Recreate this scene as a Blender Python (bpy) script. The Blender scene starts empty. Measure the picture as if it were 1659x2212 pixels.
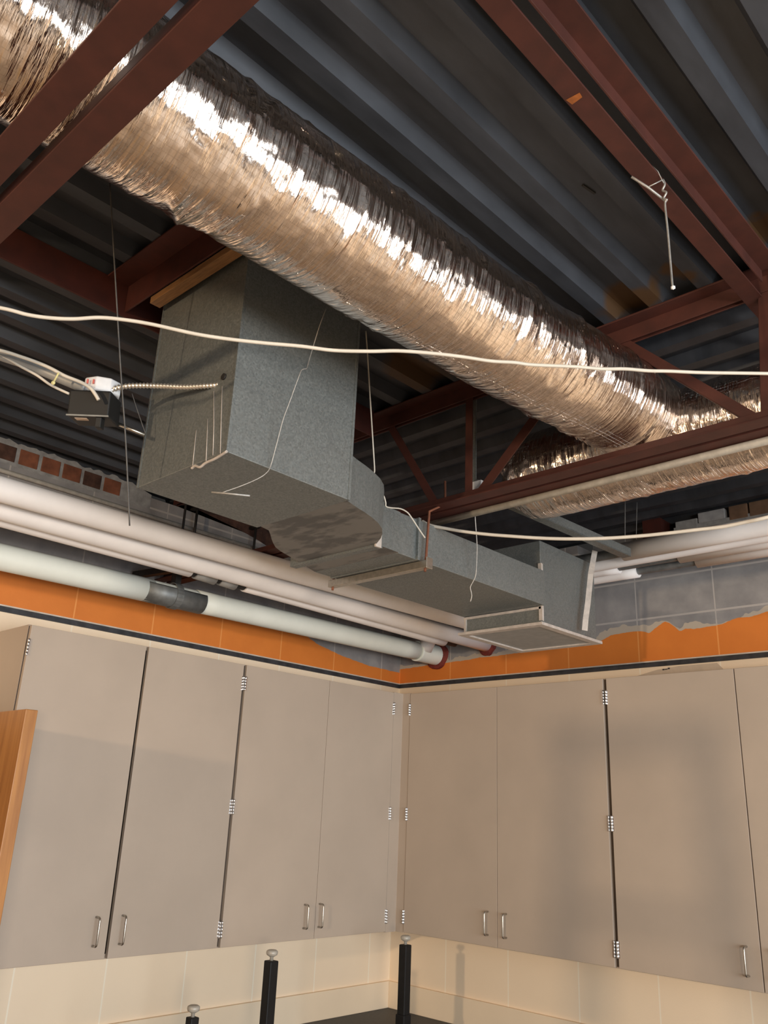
import bpy, bmesh, math, random
from mathutils import Vector, Matrix, noise

random.seed(7)
scene = bpy.context.scene
COL = scene.collection
PI = math.pi

# ------------------------------------------------------------------ camera
cam_data = bpy.data.cameras.new('camera')
cam = bpy.data.objects.new('camera', cam_data)
COL.objects.link(cam)
CAM = Vector((3.6119, -3.9629, 1.9073))
yaw, pitch, roll = 2.3367, 0.3413, 0.0444
fw = Vector((math.cos(pitch)*math.cos(yaw), math.cos(pitch)*math.sin(yaw), math.sin(pitch)))
rt = fw.cross(Vector((0, 0, 1))).normalized()
up = rt.cross(fw)
r2 = rt*math.cos(roll) + up*math.sin(roll)
u2 = -rt*math.sin(roll) + up*math.cos(roll)
cam.matrix_world = Matrix(((r2.x, u2.x, -fw.x, CAM.x), (r2.y, u2.y, -fw.y, CAM.y), (r2.z, u2.z, -fw.z, CAM.z), (0, 0, 0, 1)))
cam_data.sensor_fit = 'VERTICAL'
cam_data.sensor_height = 24.0
cam_data.lens = 1822.16/2212*24.0
cam_data.clip_start = 0.02
scene.camera = cam

# ------------------------------------------------------------------ light
scene.view_settings.view_transform = 'Standard'
scene.view_settings.look = 'None'
scene.view_settings.gamma = 1.0
scene.view_settings.use_curve_mapping = False
scene.view_settings.exposure = 0.35
world = bpy.data.worlds.new('world')
scene.world = world
world.use_nodes = True
world.node_tree.nodes['Background'].inputs[0].default_value = (0.9, 0.85, 0.8, 1)
world.node_tree.nodes['Background'].inputs[1].default_value = 0.02

def area(name, loc, target, sx, sy, power, color):
    d = bpy.data.lights.new(name, 'AREA')
    d.shape = 'RECTANGLE'; d.size = sx; d.size_y = sy; d.energy = power; d.color = color
    o = bpy.data.objects.new(name, d); COL.objects.link(o)
    o.location = loc
    o.rotation_euler = (Vector(target)-Vector(loc)).to_track_quat('-Z', 'Y').to_euler()
    return o
# daylight through the windows of the far side, a warm ceiling fitting behind the viewer, and an unseen fill added to brighten the pipes
area('window_daylight', (7.12, -3.3, 1.75), (0, -3.3, 1.75), 4.6, 1.9, 215, (0.84, 0.93, 1.0))
area('warm_fitting', (3.0, -7.5, 2.50), (1.8, 0, 2.0), 0.13, 0.13, 78, (1.0, 0.74, 0.48))
area('warm_pipe_fill', (6.2, -5.4, 1.65), (1.2, -0.8, 2.8), 0.5, 0.4, 62, (1.0, 0.88, 0.74))  # added fill with no known source, placed low to reach the pipes

# ------------------------------------------------------------------ materials
def new_mat(name):
    m = bpy.data.materials.new(name); m.use_nodes = True
    nt = m.node_tree
    return m, nt, nt.nodes['Principled BSDF']
def N(nt, t, **kw):
    n = nt.nodes.new(t)
    for k, v in kw.items(): setattr(n, k, v)
    return n
def mth(nt, op, a, b=None, clamp=False):
    n = nt.nodes.new('ShaderNodeMath'); n.operation = op; n.use_clamp = clamp
    for i, v in ((0, a), (1, b)):
        if v is None: continue
        if isinstance(v, (int, float)): n.inputs[i].default_value = v
        else: nt.links.new(v, n.inputs[i])
    return n.outputs[0]
def mix(nt, fac, a, b):
    n = nt.nodes.new('ShaderNodeMix'); n.data_type = 'RGBA'
    for i, v in ((0, fac), (6, a), (7, b)):
        if isinstance(v, (int, float)): n.inputs[i].default_value = v
        elif isinstance(v, tuple): n.inputs[i].default_value = (*v[:3], 1)
        else: nt.links.new(v, n.inputs[i])
    return n.outputs[2]
def coords(nt): return nt.nodes.new('ShaderNodeTexCoord').outputs['Object']
def nz(nt, scale, detail=4, vec=None, stretch=None, rough=0.55):
    n = nt.nodes.new('ShaderNodeTexNoise'); n.inputs['Scale'].default_value = scale
    n.inputs['Detail'].default_value = detail; n.inputs['Roughness'].default_value = rough
    v = vec or coords(nt)
    if stretch:
        mp = nt.nodes.new('ShaderNodeMapping'); mp.inputs['Scale'].default_value = stretch
        nt.links.new(v, mp.inputs[0]); v = mp.outputs[0]
    nt.links.new(v, n.inputs['Vector'])
    return n.outputs['Fac']
def rng(nt, v, a, b, c=0.0, d=1.0):
    n = nt.nodes.new('ShaderNodeMapRange')
    nt.links.new(v, n.inputs[0])
    for i, x in enumerate((a, b, c, d)): n.inputs[i+1].default_value = x
    return n.outputs[0]
def bump(nt, b, h, strength=0.3, dist=0.002):
    n = nt.nodes.new('ShaderNodeBump'); n.inputs['Strength'].default_value = strength
    n.inputs['Distance'].default_value = dist
    nt.links.new(h, n.inputs['Height']); nt.links.new(n.outputs[0], b.inputs['Normal'])
    return n
def simple(name, col, rough=0.5, metal=0.0, var=0.12, scale=9.0, bmp=0.0, bscale=80, stretch=None, spec=0.5):
    m, nt, b = new_mat(name)
    f = rng(nt, nz(nt, scale, 5, stretch=stretch), 0.3, 0.7)
    d = tuple(c*(1-var) for c in col); l = tuple(min(1, c*(1+var)) for c in col)
    nt.links.new(mix(nt, f, d, l), b.inputs['Base Color'])
    b.inputs['Roughness'].default_value = rough; b.inputs['Metallic'].default_value = metal
    b.inputs['Specular IOR Level'].default_value = spec
    if bmp: bump(nt, b, nz(nt, bscale, 3), bmp)
    return m

M = {}
M['primer'] = simple('red_primer_steel', (0.062, 0.0155, 0.0095), 0.6, 0, 0.22, 16, 0.12, 60)
M['primer_dark'] = simple('old_primer_steel', (0.06, 0.011, 0.006), 0.7, 0, 0.25, 14)
M['laminate'] = simple('beige_laminate', (0.47, 0.385, 0.31), 0.5, 0, 0.05, 3, 0.05, 300)
M['laminate_edge'] = simple('brown_laminate_edge', (0.23, 0.16, 0.13), 0.5, 0, 0.1, 6)
M['interior_and_shade'] = simple('cabinet_interior_and_shade', (0.10, 0.075, 0.06), 0.7, 0, 0.1, 6)  # dark back and shelf colour, also painted shade for door gaps and the opening
M['chrome'] = simple('chrome', (0.75, 0.75, 0.76), 0.18, 1.0, 0.05, 30)
M['steel'] = simple('dull_steel', (0.5, 0.47, 0.42), 0.35, 1.0, 0.15, 60)
M['wire'] = simple('hanger_wire', (0.42, 0.40, 0.37), 0.5, 0.6, 0.2, 90)
M['darkwire'] = simple('dark_wire', (0.10, 0.095, 0.09), 0.6, 0.3, 0.2, 90)
M['cable'] = simple('cream_cable_jacket', (0.62, 0.56, 0.47), 0.45, 0, 0.06, 30)
M['pipewrap'] = simple('white_pipe_jacket', (0.90, 0.86, 0.84), 0.55, 0, 0.05, 6, 0.12, 40)
M['pipewrap2'] = simple('greenish_white_pipe_jacket', (0.84, 0.87, 0.80), 0.5, 0, 0.05, 6, 0.12, 40)
M['saddle'] = simple('pipe_saddle_metal', (0.20, 0.21, 0.21), 0.5, 0.5, 0.35, 14)
M['iron'] = simple('black_iron', (0.022, 0.02, 0.019), 0.6, 0.2, 0.3, 30)
M['blackplastic'] = simple('black_plastic', (0.007, 0.007, 0.007), 0.6, 0, 0.2, 30)
M['label'] = simple('tan_label', (0.62, 0.45, 0.32), 0.6, 0, 0.1, 60)
M['whitelabel'] = simple('white_label', (0.75, 0.75, 0.76), 0.5, 0, 0.05, 60)
M['redprint'] = simple('red_print', (0.55, 0.12, 0.10), 0.5, 0, 0.05, 60)
M['firestop'] = simple('red_sealant', (0.17, 0.025, 0.018), 0.7, 0, 0.35, 40, 0.5, 60)
M['counter'] = simple('black_epoxy_resin', (0.030, 0.033, 0.039), 0.5, 0, 0.3, 60, spec=0.3)
M['brick'] = simple('brown_red_brick', (0.20, 0.07, 0.035), 0.85, 0, 0.35, 16, 0.4, 90)
M['brickdark'] = simple('dark_brick', (0.075, 0.035, 0.024), 0.9, 0, 0.5, 20, 0.5, 60)
M['brownbrick'] = simple('tan_brick', (0.17, 0.10, 0.06), 0.85, 0, 0.25, 20, 0.3, 60)
M['mortar'] = simple('grey_mortar', (0.30, 0.30, 0.30), 0.9, 0, 0.25, 24, 0.6, 40)
M['woodstrip'] = simple('pine_strip', (0.24, 0.12, 0.045), 0.6, 0, 0.25, 12, stretch=(2, 20, 20))
M['blackpost'] = simple('black_painted_steel', (0.006, 0.006, 0.007), 0.5, 0, 0.2, 30, spec=0.3)
M['glide'] = simple('grey_nylon_foot', (0.42, 0.39, 0.34), 0.35, 0.1, 0.1, 40)
M['zip'] = simple('yellow_tie', (0.75, 0.66, 0.30), 0.45, 0, 0.1, 40)
M['plaster'] = simple('cream_paint', (0.91, 0.74, 0.54), 0.6, 0, 0.05, 2)
M['trimdark'] = simple('black_reglet', (0.035, 0.036, 0.042), 0.5, 0, 0.4, 30)
M['patch'] = simple('pale_plaster_patch', (0.62, 0.50, 0.38), 0.7, 0, 0.08, 20)
M['orangemark'] = simple('orange_paint_mark', (0.30, 0.09, 0.018), 0.6, 0, 0.3, 60)
M['paleblock'] = simple('pale_grey_block', (0.36, 0.36, 0.37), 0.8, 0, 0.15, 30)
M['alu'] = simple('ladder_fibreglass', (0.45, 0.30, 0.10), 0.5, 0, 0.1, 20)
M['flexsteel'] = simple('flexible_steel', (0.72, 0.66, 0.58), 0.32, 0.8, 0.1, 60)
M['backwall'] = simple('brown_painted_back_wall', (0.22, 0.17, 0.12), 0.6, 0, 0.05, 2)
M['palesteel'] = simple('pale_painted_conduit', (0.55, 0.52, 0.46), 0.45, 0.2, 0.15, 40)
M['strapsteel'] = simple('pale_strap_metal', (0.55, 0.49, 0.44), 0.5, 0.2, 0.15, 40)
M['trimlight'] = simple('pale_reglet_lip', (0.62, 0.55, 0.47), 0.5, 0, 0.15, 20)
M['floor'] = simple('tan_vinyl_floor', (0.40, 0.31, 0.22), 0.45, 0, 0.12, 3)
M['gasket'] = simple('grey_duct_tape', (0.33, 0.33, 0.32), 0.5, 0.3, 0.1, 30)

def galv():
    m, nt, b = new_mat('galvanised_sheet')
    c = coords(nt)
    vo = nt.nodes.new('ShaderNodeTexVoronoi'); vo.inputs['Scale'].default_value = 220
    nt.links.new(c, vo.inputs['Vector'])
    sp = nt.nodes.new('ShaderNodeSeparateColor'); nt.links.new(vo.outputs['Color'], sp.inputs[0])
    f = mth(nt, 'ADD', mth(nt, 'MULTIPLY', sp.outputs[0], 0.5), mth(nt, 'MULTIPLY', nz(nt, 2.5, 3, c), 0.5))
    base = mix(nt, f, (0.145, 0.158, 0.155), (0.27, 0.285, 0.275))
    stain = rng(nt, nz(nt, 14, 4, c, stretch=(1, 0.45, 1)), 0.64, 0.74, 0, 0.30)
    nt.links.new(mix(nt, stain, base, (0.10, 0.095, 0.085)), b.inputs['Base Color'])
    b.inputs['Metallic'].default_value = 0.55
    nt.links.new(rng(nt, sp.outputs[1], 0, 1, 0.42, 0.58), b.inputs['Roughness'])
    bump(nt, b, nz(nt, 3, 2, c), 0.15, 0.01)
    return m
M['galv'] = galv()

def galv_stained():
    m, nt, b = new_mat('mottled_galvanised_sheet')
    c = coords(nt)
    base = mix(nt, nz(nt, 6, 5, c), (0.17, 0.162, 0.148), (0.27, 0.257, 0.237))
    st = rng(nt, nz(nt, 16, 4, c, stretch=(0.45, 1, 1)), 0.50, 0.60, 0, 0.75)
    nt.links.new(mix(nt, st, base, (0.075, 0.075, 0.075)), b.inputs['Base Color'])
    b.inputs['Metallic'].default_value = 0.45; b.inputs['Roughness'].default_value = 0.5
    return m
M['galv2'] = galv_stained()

def foil():
    m, nt, b = new_mat('foil_scrim_jacket')
    uv = nt.nodes.new('ShaderNodeUVMap').outputs[0]
    sx = nt.nodes.new('ShaderNodeSeparateXYZ'); nt.links.new(uv, sx.inputs[0])
    def line(v, period, w):
        f = mth(nt, 'FRACT', mth(nt, 'MULTIPLY', v, 1.0/period))
        return mth(nt, 'LESS_THAN', f, w)
    g = mth(nt, 'MAXIMUM', line(sx.outputs[0], 0.0125, 0.12), line(sx.outputs[1], 0.0125, 0.12))
    n1 = nz(nt, 75, 4, uv, stretch=(1, 0.075, 1), rough=0.6)
    n3 = nz(nt, 30, 2, uv, stretch=(1, 0.09, 1), rough=0.5)
    n2 = nz(nt, 150, 3, uv, stretch=(1, 0.5, 1))
    def ridge(v): return mth(nt, 'SUBTRACT', 1.0, mth(nt, 'ABSOLUTE', mth(nt, 'SUBTRACT', mth(nt, 'MULTIPLY', v, 2.0), 1.0)))
    gate = rng(nt, nz(nt, 5, 3, uv), 0.36, 0.62, 0.25, 1.0)
    sharp = mth(nt, 'POWER', ridge(n3), 3.0)
    h = mth(nt, 'ADD', mth(nt, 'MULTIPLY', mth(nt, 'ADD', mth(nt, 'MULTIPLY', n1, 1.5), mth(nt, 'MULTIPLY', sharp, 0.8)), gate), mth(nt, 'ADD', mth(nt, 'MULTIPLY', n2, 0.05), mth(nt, 'MULTIPLY', g, 0.06)))
    bump(nt, b, h, 0.95, 0.0060)
    nt.links.new(mix(nt, g, (0.87, 0.75, 0.665), (0.80, 0.68, 0.59)), b.inputs['Base Color'])
    b.inputs['Metallic'].default_value = 1.0
    nt.links.new(rng(nt, n2, 0.3, 0.7, 0.10, 0.19), b.inputs['Roughness'])
    return m
M['foil'] = foil()

def deck():
    m, nt, b = new_mat('steel_roof_deck')
    c = coords(nt)
    base = mix(nt, rng(nt, nz(nt, 4, 6, c, stretch=(4, 1, 1)), 0.3, 0.7), (0.028, 0.031, 0.038), (0.055, 0.060, 0.072))
    # rust coloured overspray blotches of their own outline
    def blob(x, y, r):
        vm = nt.nodes.new('ShaderNodeVectorMath'); vm.operation = 'DISTANCE'
        nt.links.new(c, vm.inputs[0]); vm.inputs[1].default_value = (x, y, 3.43)
        d = mth(nt, 'ADD', vm.outputs['Value'], mth(nt, 'MULTIPLY', mth(nt, 'SUBTRACT', nz(nt, 9, 3, c), 0.5), 0.12))
        return rng(nt, d, r*0.75, r*1.1, 0.8, 0.0)
    f = None
    for x, y, r in DECK_BLOBS:
        q = blob(x, y, r); f = q if f is None else mth(nt, 'MAXIMUM', f, q)
    nt.links.new(mix(nt, f, base, (0.085, 0.038, 0.006)), b.inputs['Base Color'])
    b.inputs['Metallic'].default_value = 0.1; b.inputs['Roughness'].default_value = 0.5
    return m
DECK_BLOBS = [(2.60, -1.86, 0.10), (2.78, -1.88, 0.05), (3.02, -1.93, 0.07), (1.80, -1.95, 0.13), (2.02, -2.0, 0.07)]
M['deck'] = deck()

def wood():
    m, nt, b = new_mat('orange_oak_veneer')
    c = coords(nt)
    f = rng(nt, nz(nt, 6, 6, c, stretch=(9, 9, 0.5)), 0.3, 0.7)
    nt.links.new(mix(nt, f, (0.30, 0.115, 0.025), (0.47, 0.21, 0.055)), b.inputs['Base Color'])
    b.inputs['Roughness'].default_value = 0.38
    return m
M['wood'] = wood()

JOINT = 0.4064
def wall_mat(name, axis, sign, j0, pts, chip):
    """painted block wall: cream below the ceiling line, orange above, bare grey above that"""
    m, nt, b = new_mat(name)
    c = coords(nt)
    s = nt.nodes.new('ShaderNodeSeparateXYZ'); nt.links.new(c, s.inputs[0])
    h = s.outputs[axis]; z = s.outputs[2]
    hh = mth(nt, 'MULTIPLY', h, sign)
    q = mth(nt, 'MULTIPLY', mth(nt, 'SUBTRACT', hh, j0), 1/JOINT)
    vj = mth(nt, 'LESS_THAN', mth(nt, 'ABSOLUTE', mth(nt, 'SUBTRACT', mth(nt, 'FRACT', mth(nt, 'ADD', q, 0.5)), 0.5)), 0.0085)
    qz = mth(nt, 'MULTIPLY', mth(nt, 'SUBTRACT', z, 2.886), 1/0.2032)
    hj = mth(nt, 'LESS_THAN', mth(nt, 'ABSOLUTE', mth(nt, 'SUBTRACT', mth(nt, 'FRACT', mth(nt, 'ADD', qz, 0.5)), 0.5)), 0.024)
    hj = mth(nt, 'MULTIPLY', hj, mth(nt, 'GREATER_THAN', z, 2.7))
    j = mth(nt, 'MAXIMUM', vj, hj)
    fc = nt.nodes.new('ShaderNodeFloatCurve')
    cu = fc.mapping.curves[0]
    span = 2.6
    P = [(x/span, (zz-2.6)/0.4) for x, zz in pts]
    cu.points[0].location = P[0]; cu.points[1].location = P[-1]
    for p in P[1:-1]: cu.points.new(*p)
    for p in cu.points: p.handle_type = 'VECTOR'
    fc.mapping.update()
    nt.links.new(mth(nt, 'MULTIPLY', hh, 1/span), fc.inputs['Value'])
    wob = mth(nt, 'MULTIPLY', mth(nt, 'SUBTRACT', nz(nt, 30, 4, c), 0.5), 0.012)
    bd = mth(nt, 'ADD', mth(nt, 'ADD', mth(nt, 'MULTIPLY', fc.outputs[0], 0.4), 2.6), wob)
    isgrey = mth(nt, 'GREATER_THAN', z, bd)
    ch = mth(nt, 'MULTIPLY', mth(nt, 'LESS_THAN', z, mth(nt, 'ADD', bd, mth(nt, 'MULTIPLY', rng(nt, nz(nt, 5, 3, c), 0.35, 0.65), chip))), isgrey)
    n = nz(nt, 7, 5, c)
    cream = mix(nt, vj, mix(nt, nz(nt, 3, 3, c), (0.91, 0.73, 0.53), (0.96, 0.79, 0.59)), (0.98, 0.87, 0.70))
    orange = mix(nt, vj, mix(nt, n, (0.66, 0.185, 0.026), (0.82, 0.25, 0.038)), (0.88, 0.34, 0.085))
    grey = mix(nt, j, mix(nt, rng(nt, n, 0.3, 0.7), (0.22, 0.215, 0.22), (0.36, 0.345, 0.34)), (0.46, 0.43, 0.41))
    col = mix(nt, mth(nt, 'GREATER_THAN', z, 2.655), cream, orange)
    col = mix(nt, isgrey, col, grey)
    col = mix(nt, ch, col, (0.50, 0.43, 0.35))
    nt.links.new(col, b.inputs['Base Color'])
    b.inputs['Roughness'].default_value = 0.6
    bump(nt, b, mth(nt, 'ADD', mth(nt, 'MULTIPLY', j, -0.6), mth(nt, 'MULTIPLY', nz(nt, 120, 3, c), 0.3)), 0.35, 0.003)
    return m
M['wall_left'] = wall_mat('painted_block_left', 1, -1.0, 0.168, [(0.0, 2.738), (0.28, 2.742), (0.5, 2.765), (0.7, 2.80), (0.85, 2.85), (1.2, 2.87), (2.6, 2.87)], 0.0)
M['wall_right'] = wall_mat('painted_block_right', 0, 1.0, 0.409, [(0.0, 2.76), (0.363, 2.771), (0.539, 2.774), (0.63, 2.782), (0.708, 2.778), (0.837, 2.782), (1.142, 2.786), (1.35, 2.786), (1.42, 2.80), (1.479, 2.823), (1.61, 2.830), (1.66, 2.824), (1.69, 2.812), (1.748, 2.846), (1.775, 2.862), (1.80, 2.852), (1.853, 2.802), (1.88, 2.812), (1.95, 2.806), (2.061, 2.815), (2.13, 2.836), (2.20, 2.834), (2.277, 2.85), (2.6, 2.87)], 0.05)

# measured centre lines of the loose wires, cables and ducts (metres)
CABLE_LONG = [(0.02, -5.6, 3.0), (0.9, -4.75, 2.93), (1.45, -4.05, 2.89), (1.8712, -3.5373, 2.8751), (1.9629, -3.4298, 2.8635), (1.9939, -3.3833, 2.8573), (2.0196, -3.3451, 2.8579), (2.0468, -3.308, 2.863), (2.0789, -3.2684, 2.873), (2.1098, -3.2263, 2.8756), (2.1437, -3.1791, 2.8737), (2.198, -3.1082, 2.8636), (2.2401, -3.0529, 2.8609), (2.2904, -2.9906, 2.8606), (2.3417, -2.9284, 2.8621), (2.3858, -2.872, 2.8612), (2.4392, -2.81, 2.8674), (2.4788, -2.7624, 2.8757), (2.5252, -2.7056, 2.8787), (2.5715, -2.6474, 2.8786), (2.6104, -2.5956, 2.8771), (2.6433, -2.5523, 2.8811), (2.6684, -2.5152, 2.8825), (2.7329, -2.4419, 2.8872), (2.7744, -2.3895, 2.8896), (2.8095, -2.3455, 2.8965), (2.8442, -2.2999, 2.8994), (2.8799, -2.2549, 2.9053), (2.9314, -2.1941, 2.9101), (3.0387, -2.0817, 2.9191), (3.188, -1.9285, 2.9274), (3.42, -1.7, 2.9), (4.3, -0.9, 2.93), (5.2, -0.02, 3.0)]
CABLE_SHORT = [(1.7262, -1.8024, 2.896), (1.7669, -1.8034, 2.8718), (1.8279, -1.787, 2.8521), (1.8883, -1.7721, 2.8341), (1.9651, -1.7419, 2.8172), (2.0412, -1.714, 2.8035), (2.1272, -1.6769, 2.7904), (2.2121, -1.6423, 2.7803), (2.3183, -1.5899, 2.7757), (2.4233, -1.5413, 2.7765), (2.505, -1.5151, 2.7772), (2.5851, -1.4909, 2.7789), (2.6635, -1.4682, 2.7802), (2.7307, -1.4577, 2.7846), (2.7957, -1.4499, 2.7898), (2.9585, -1.3668, 2.8334)]
TUBE = [(0.35, -4.75, 3.385), (0.8, -4.1, 3.24), (1.2623, -3.4916, 3.0878), (1.3716, -3.3714, 3.0573), (1.4775, -3.2465, 3.0105), (1.5267, -3.1893, 2.9904), (1.5746, -3.1304, 2.9644), (1.6266, -3.0666, 2.9364)]
CABLE_BOX = [(0.36, -4.74, 3.395), (0.82, -4.09, 3.262), (1.4288, -3.3743, 3.0254), (1.5276, -3.266, 2.9985), (1.56, -3.2292, 2.9869), (1.5919, -3.1916, 2.973), (1.6152, -3.1627, 2.9598), (1.6378, -3.1327, 2.9431), (1.6653, -3.0993, 2.9289), (1.68, -3.0789, 2.9163), (1.6863, -3.0653, 2.9009), (1.6896, -3.0556, 2.8877)]
WIRE_BOX2 = [(0.35, -4.78, 3.37), (0.8, -4.12, 3.222), (1.4053, -3.3445, 3.0387), (1.487, -3.2497, 3.0056), (1.5215, -3.2039, 2.9802), (1.5483, -3.1683, 2.96), (1.57, -3.1361, 2.9372), (1.6013, -3.0962, 2.9173)]
ZIP = [(1.637, -3.1494, 2.9456), (1.6291, -3.1508, 2.9329), (1.6212, -3.1521, 2.9201)]
FLEXC = [(1.6598, -3.02, 2.9365), (1.6769, -3.008, 2.9455), (1.705, -2.9907, 2.9503), (1.7411, -2.9637, 2.951), (1.785, -2.9343, 2.9472), (1.8453, -2.9013, 2.9382), (1.897, -2.8786, 2.9332), (1.9272, -2.8636, 2.9321), (1.9449, -2.8549, 2.9339)]
ROD_SHORT = [(1.6206, -2.9695, 2.8769), (1.6753, -2.9022, 2.8472)]
W1 = [(1.8668, -3.2112, 3.4), (1.7978, -3.0749, 2.9887), (1.7791, -3.0356, 2.8724), (1.7615, -2.9979, 2.7617), (1.7269, -2.9351, 2.5666)]
W2 = [(1.6721, -2.9572, 2.9527), (1.674, -2.9323, 2.9058), (1.6772, -2.9027, 2.852)]
W3 = [(2.1308, -2.682, 3.1699), (2.1163, -2.6875, 3.1186), (2.09, -2.6891, 3.0363), (2.0889, -2.6938, 3.0096), (2.0921, -2.7001, 2.9946), (2.0904, -2.7139, 2.9851), (2.0883, -2.7209, 2.961), (2.0656, -2.7258, 2.8926), (2.0541, -2.7315, 2.8476), (2.0413, -2.7332, 2.7919), (2.0238, -2.7342, 2.7255), (2.0197, -2.7433, 2.7019), (2.0082, -2.7616, 2.6824), (1.9837, -2.791, 2.6602), (1.9557, -2.8244, 2.639)]
W3ROD = [(1.9365, -2.8428, 2.639), (1.9718, -2.8077, 2.6367), (2.0046, -2.775, 2.6343)]
W4 = [(1.89, -2.2961, 3.3808), (1.8823, -2.2777, 3.3233), (1.8681, -2.248, 3.2305), (1.8506, -2.2111, 3.1166), (1.8331, -2.1743, 3.0028), (1.8259, -2.159, 2.9526), (1.8225, -2.1567, 2.9364), (1.8245, -2.1438, 2.9092), (1.8206, -2.1407, 2.8902), (1.8248, -2.1334, 2.8786), (1.8356, -2.1227, 2.873), (1.8377, -2.1126, 2.8515), (1.8372, -2.109, 2.8383), (1.8494, -2.0977, 2.8342), (1.8717, -2.0776, 2.8321), (1.8868, -2.0602, 2.8212), (1.8949, -2.0459, 2.803), (1.9054, -2.0225, 2.771), (1.915, -2.0027, 2.7446)]
W5 = [(1.8727, -1.6789, 2.991), (1.8585, -1.6653, 2.9357), (1.8433, -1.6334, 2.8414), (1.8333, -1.6198, 2.7942), (1.8175, -1.6039, 2.731), (1.8048, -1.6034, 2.7054), (1.7934, -1.6048, 2.686), (1.7919, -1.5971, 2.6673), (1.7904, -1.5923, 2.6547), (1.7827, -1.5903, 2.6356)]
W6 = [(2.9437, -2.4185, 3.3552), (2.9511, -2.4051, 3.3425), (2.9538, -2.3942, 3.3256), (2.9558, -2.3879, 3.3167)]
W6B = [(2.9541, -2.3929, 3.3236), (2.9272, -2.4106, 3.307)]
W6C = [(2.9035, -2.4436, 3.3277), (2.927, -2.4103, 3.306), (2.9519, -2.3717, 3.2762)]
W6D = [(2.9521, -2.3826, 3.333), (2.9554, -2.3826, 3.3169), (2.9488, -2.3826, 3.3036), (2.9576, -2.3826, 3.293), (2.9499, -2.3826, 3.2797), (2.9576, -2.3826, 3.2718), (2.9521, -2.3826, 3.2626), (2.9532, -2.3826, 3.1863), (2.9532, -2.3826, 3.1106), (2.9532, -2.3826, 3.0466), (2.9543, -2.3826, 3.0345)]
WA = [(2.0209, -0.8296, 3.2), (1.9861, -0.7823, 3.0363)]
WB = [(2.014, -0.7049, 3.2324), (1.9786, -0.6635, 3.0793)]
STRAP = [(1.8125, -0.7298, 3.039), (1.8126, -0.7751, 2.9221), (1.8094, -0.8028, 2.7928), (1.8072, -0.8242, 2.7123), (1.8051, -0.8316, 2.6635)]
RELAY = (1.6172, -3.0281, 2.8997)
DRIPS = [[(1.9281, -2.8662, 2.9132), (1.9472, -2.8662, 2.8087), (1.9588, -2.8662, 2.724)], [(1.9635, -2.8662, 2.9149), (1.9752, -2.8662, 2.8261), (1.9899, -2.8662, 2.7207)], [(1.9162, -2.8662, 2.8374), (1.9322, -2.8662, 2.7109)], [(1.8692, -2.8662, 2.8183), (1.8735, -2.8662, 2.7158)]]
BEAD = [(1.8703, -2.8662, 2.7115), (1.8857, -2.8662, 2.7153), (1.9075, -2.8662, 2.7059), (1.9301, -2.8662, 2.7114), (1.9648, -2.8662, 2.7125), (1.9909, -2.8662, 2.7155), (2.0163, -2.8662, 2.7199)]
MARK = [(2.9055, -2.7332), (2.9374, -2.7313), (2.9355, -2.717), (2.9093, -2.7137)]
MAIN_DUCT = [(2.31, -5.2, 3.1), (2.36, -4.3, 3.105), (2.405, -3.5, 3.122), (2.44, -2.8, 3.12), (2.46, -2.3, 3.122), (2.485, -1.8, 3.14), (2.49, -1.45, 3.145)]
CROSS_DUCT = [(1.925, -1.49, 3.1), (2.3, -1.49, 3.1), (2.9, -1.49, 3.1), (5.0, -1.49, 3.1)]

# ------------------------------------------------------------------ mesh helpers
def box(bm, x0, x1, y0, y1, z0, z1):
    v = [bm.verts.new((x, y, z)) for x in (x0, x1) for y in (y0, y1) for z in (z0, z1)]
    for f in ((0, 1, 3, 2), (4, 6, 7, 5), (0, 4, 5, 1), (2, 3, 7, 6), (0, 2, 6, 4), (1, 5, 7, 3)):
        bm.faces.new([v[i] for i in f])
def prism(bm, poly, z0, z1):
    a = [bm.verts.new((x, y, z0)) for x, y in poly]; b = [bm.verts.new((x, y, z1)) for x, y in poly]
    n = len(poly)
    bm.faces.new(list(reversed(a))); bm.faces.new(b)
    for i in range(n): bm.faces.new((a[i], a[(i+1) % n], b[(i+1) % n], b[i]))
def frames(pts):
    P = [Vector(p) for p in pts]; out = []
    prev = None
    for i, p in enumerate(P):
        t = (P[min(i+1, len(P)-1)]-P[max(i-1, 0)]).normalized()
        if prev is None:
            r = Vector((0, 0, 1)) if abs(t.z) < 0.9 else Vector((1, 0, 0))
            a = t.cross(r).normalized()
        else:
            a = (prev - t*prev.dot(t)).normalized()
        prev = a
        out.append((p, t, a, t.cross(a)))
    return out
def tube(bm, pts, r, seg=10, cap=True):
    rings = []
    for i, (p, t, a, b) in enumerate(frames(pts)):
        rr = r[i] if isinstance(r, (list, tuple)) else r
        rings.append([bm.verts.new(p + (a*math.cos(k*2*PI/seg) + b*math.sin(k*2*PI/seg))*rr) for k in range(seg)])
    for A, B in zip(rings, rings[1:]):
        for k in range(seg):
            f = bm.faces.new((A[k], A[(k+1) % seg], B[(k+1) % seg], B[k])); f.smooth = True
    if cap:
        bm.faces.new(list(reversed(rings[0]))); bm.faces.new(rings[-1])
def smooth(pts, n=6):
    P = [Vector(p) for p in pts]; out = []
    for i in range(len(P)-1):
        a, b, c, d = P[max(i-1, 0)], P[i], P[i+1], P[min(i+2, len(P)-1)]
        for k in range(n):
            t = k/n
            out.append(0.5*((2*b)+(c-a)*t+(2*a-5*b+4*c-d)*t*t+(3*b-a-3*c+d)*t**3))
    out.append(P[-1])
    return out
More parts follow.
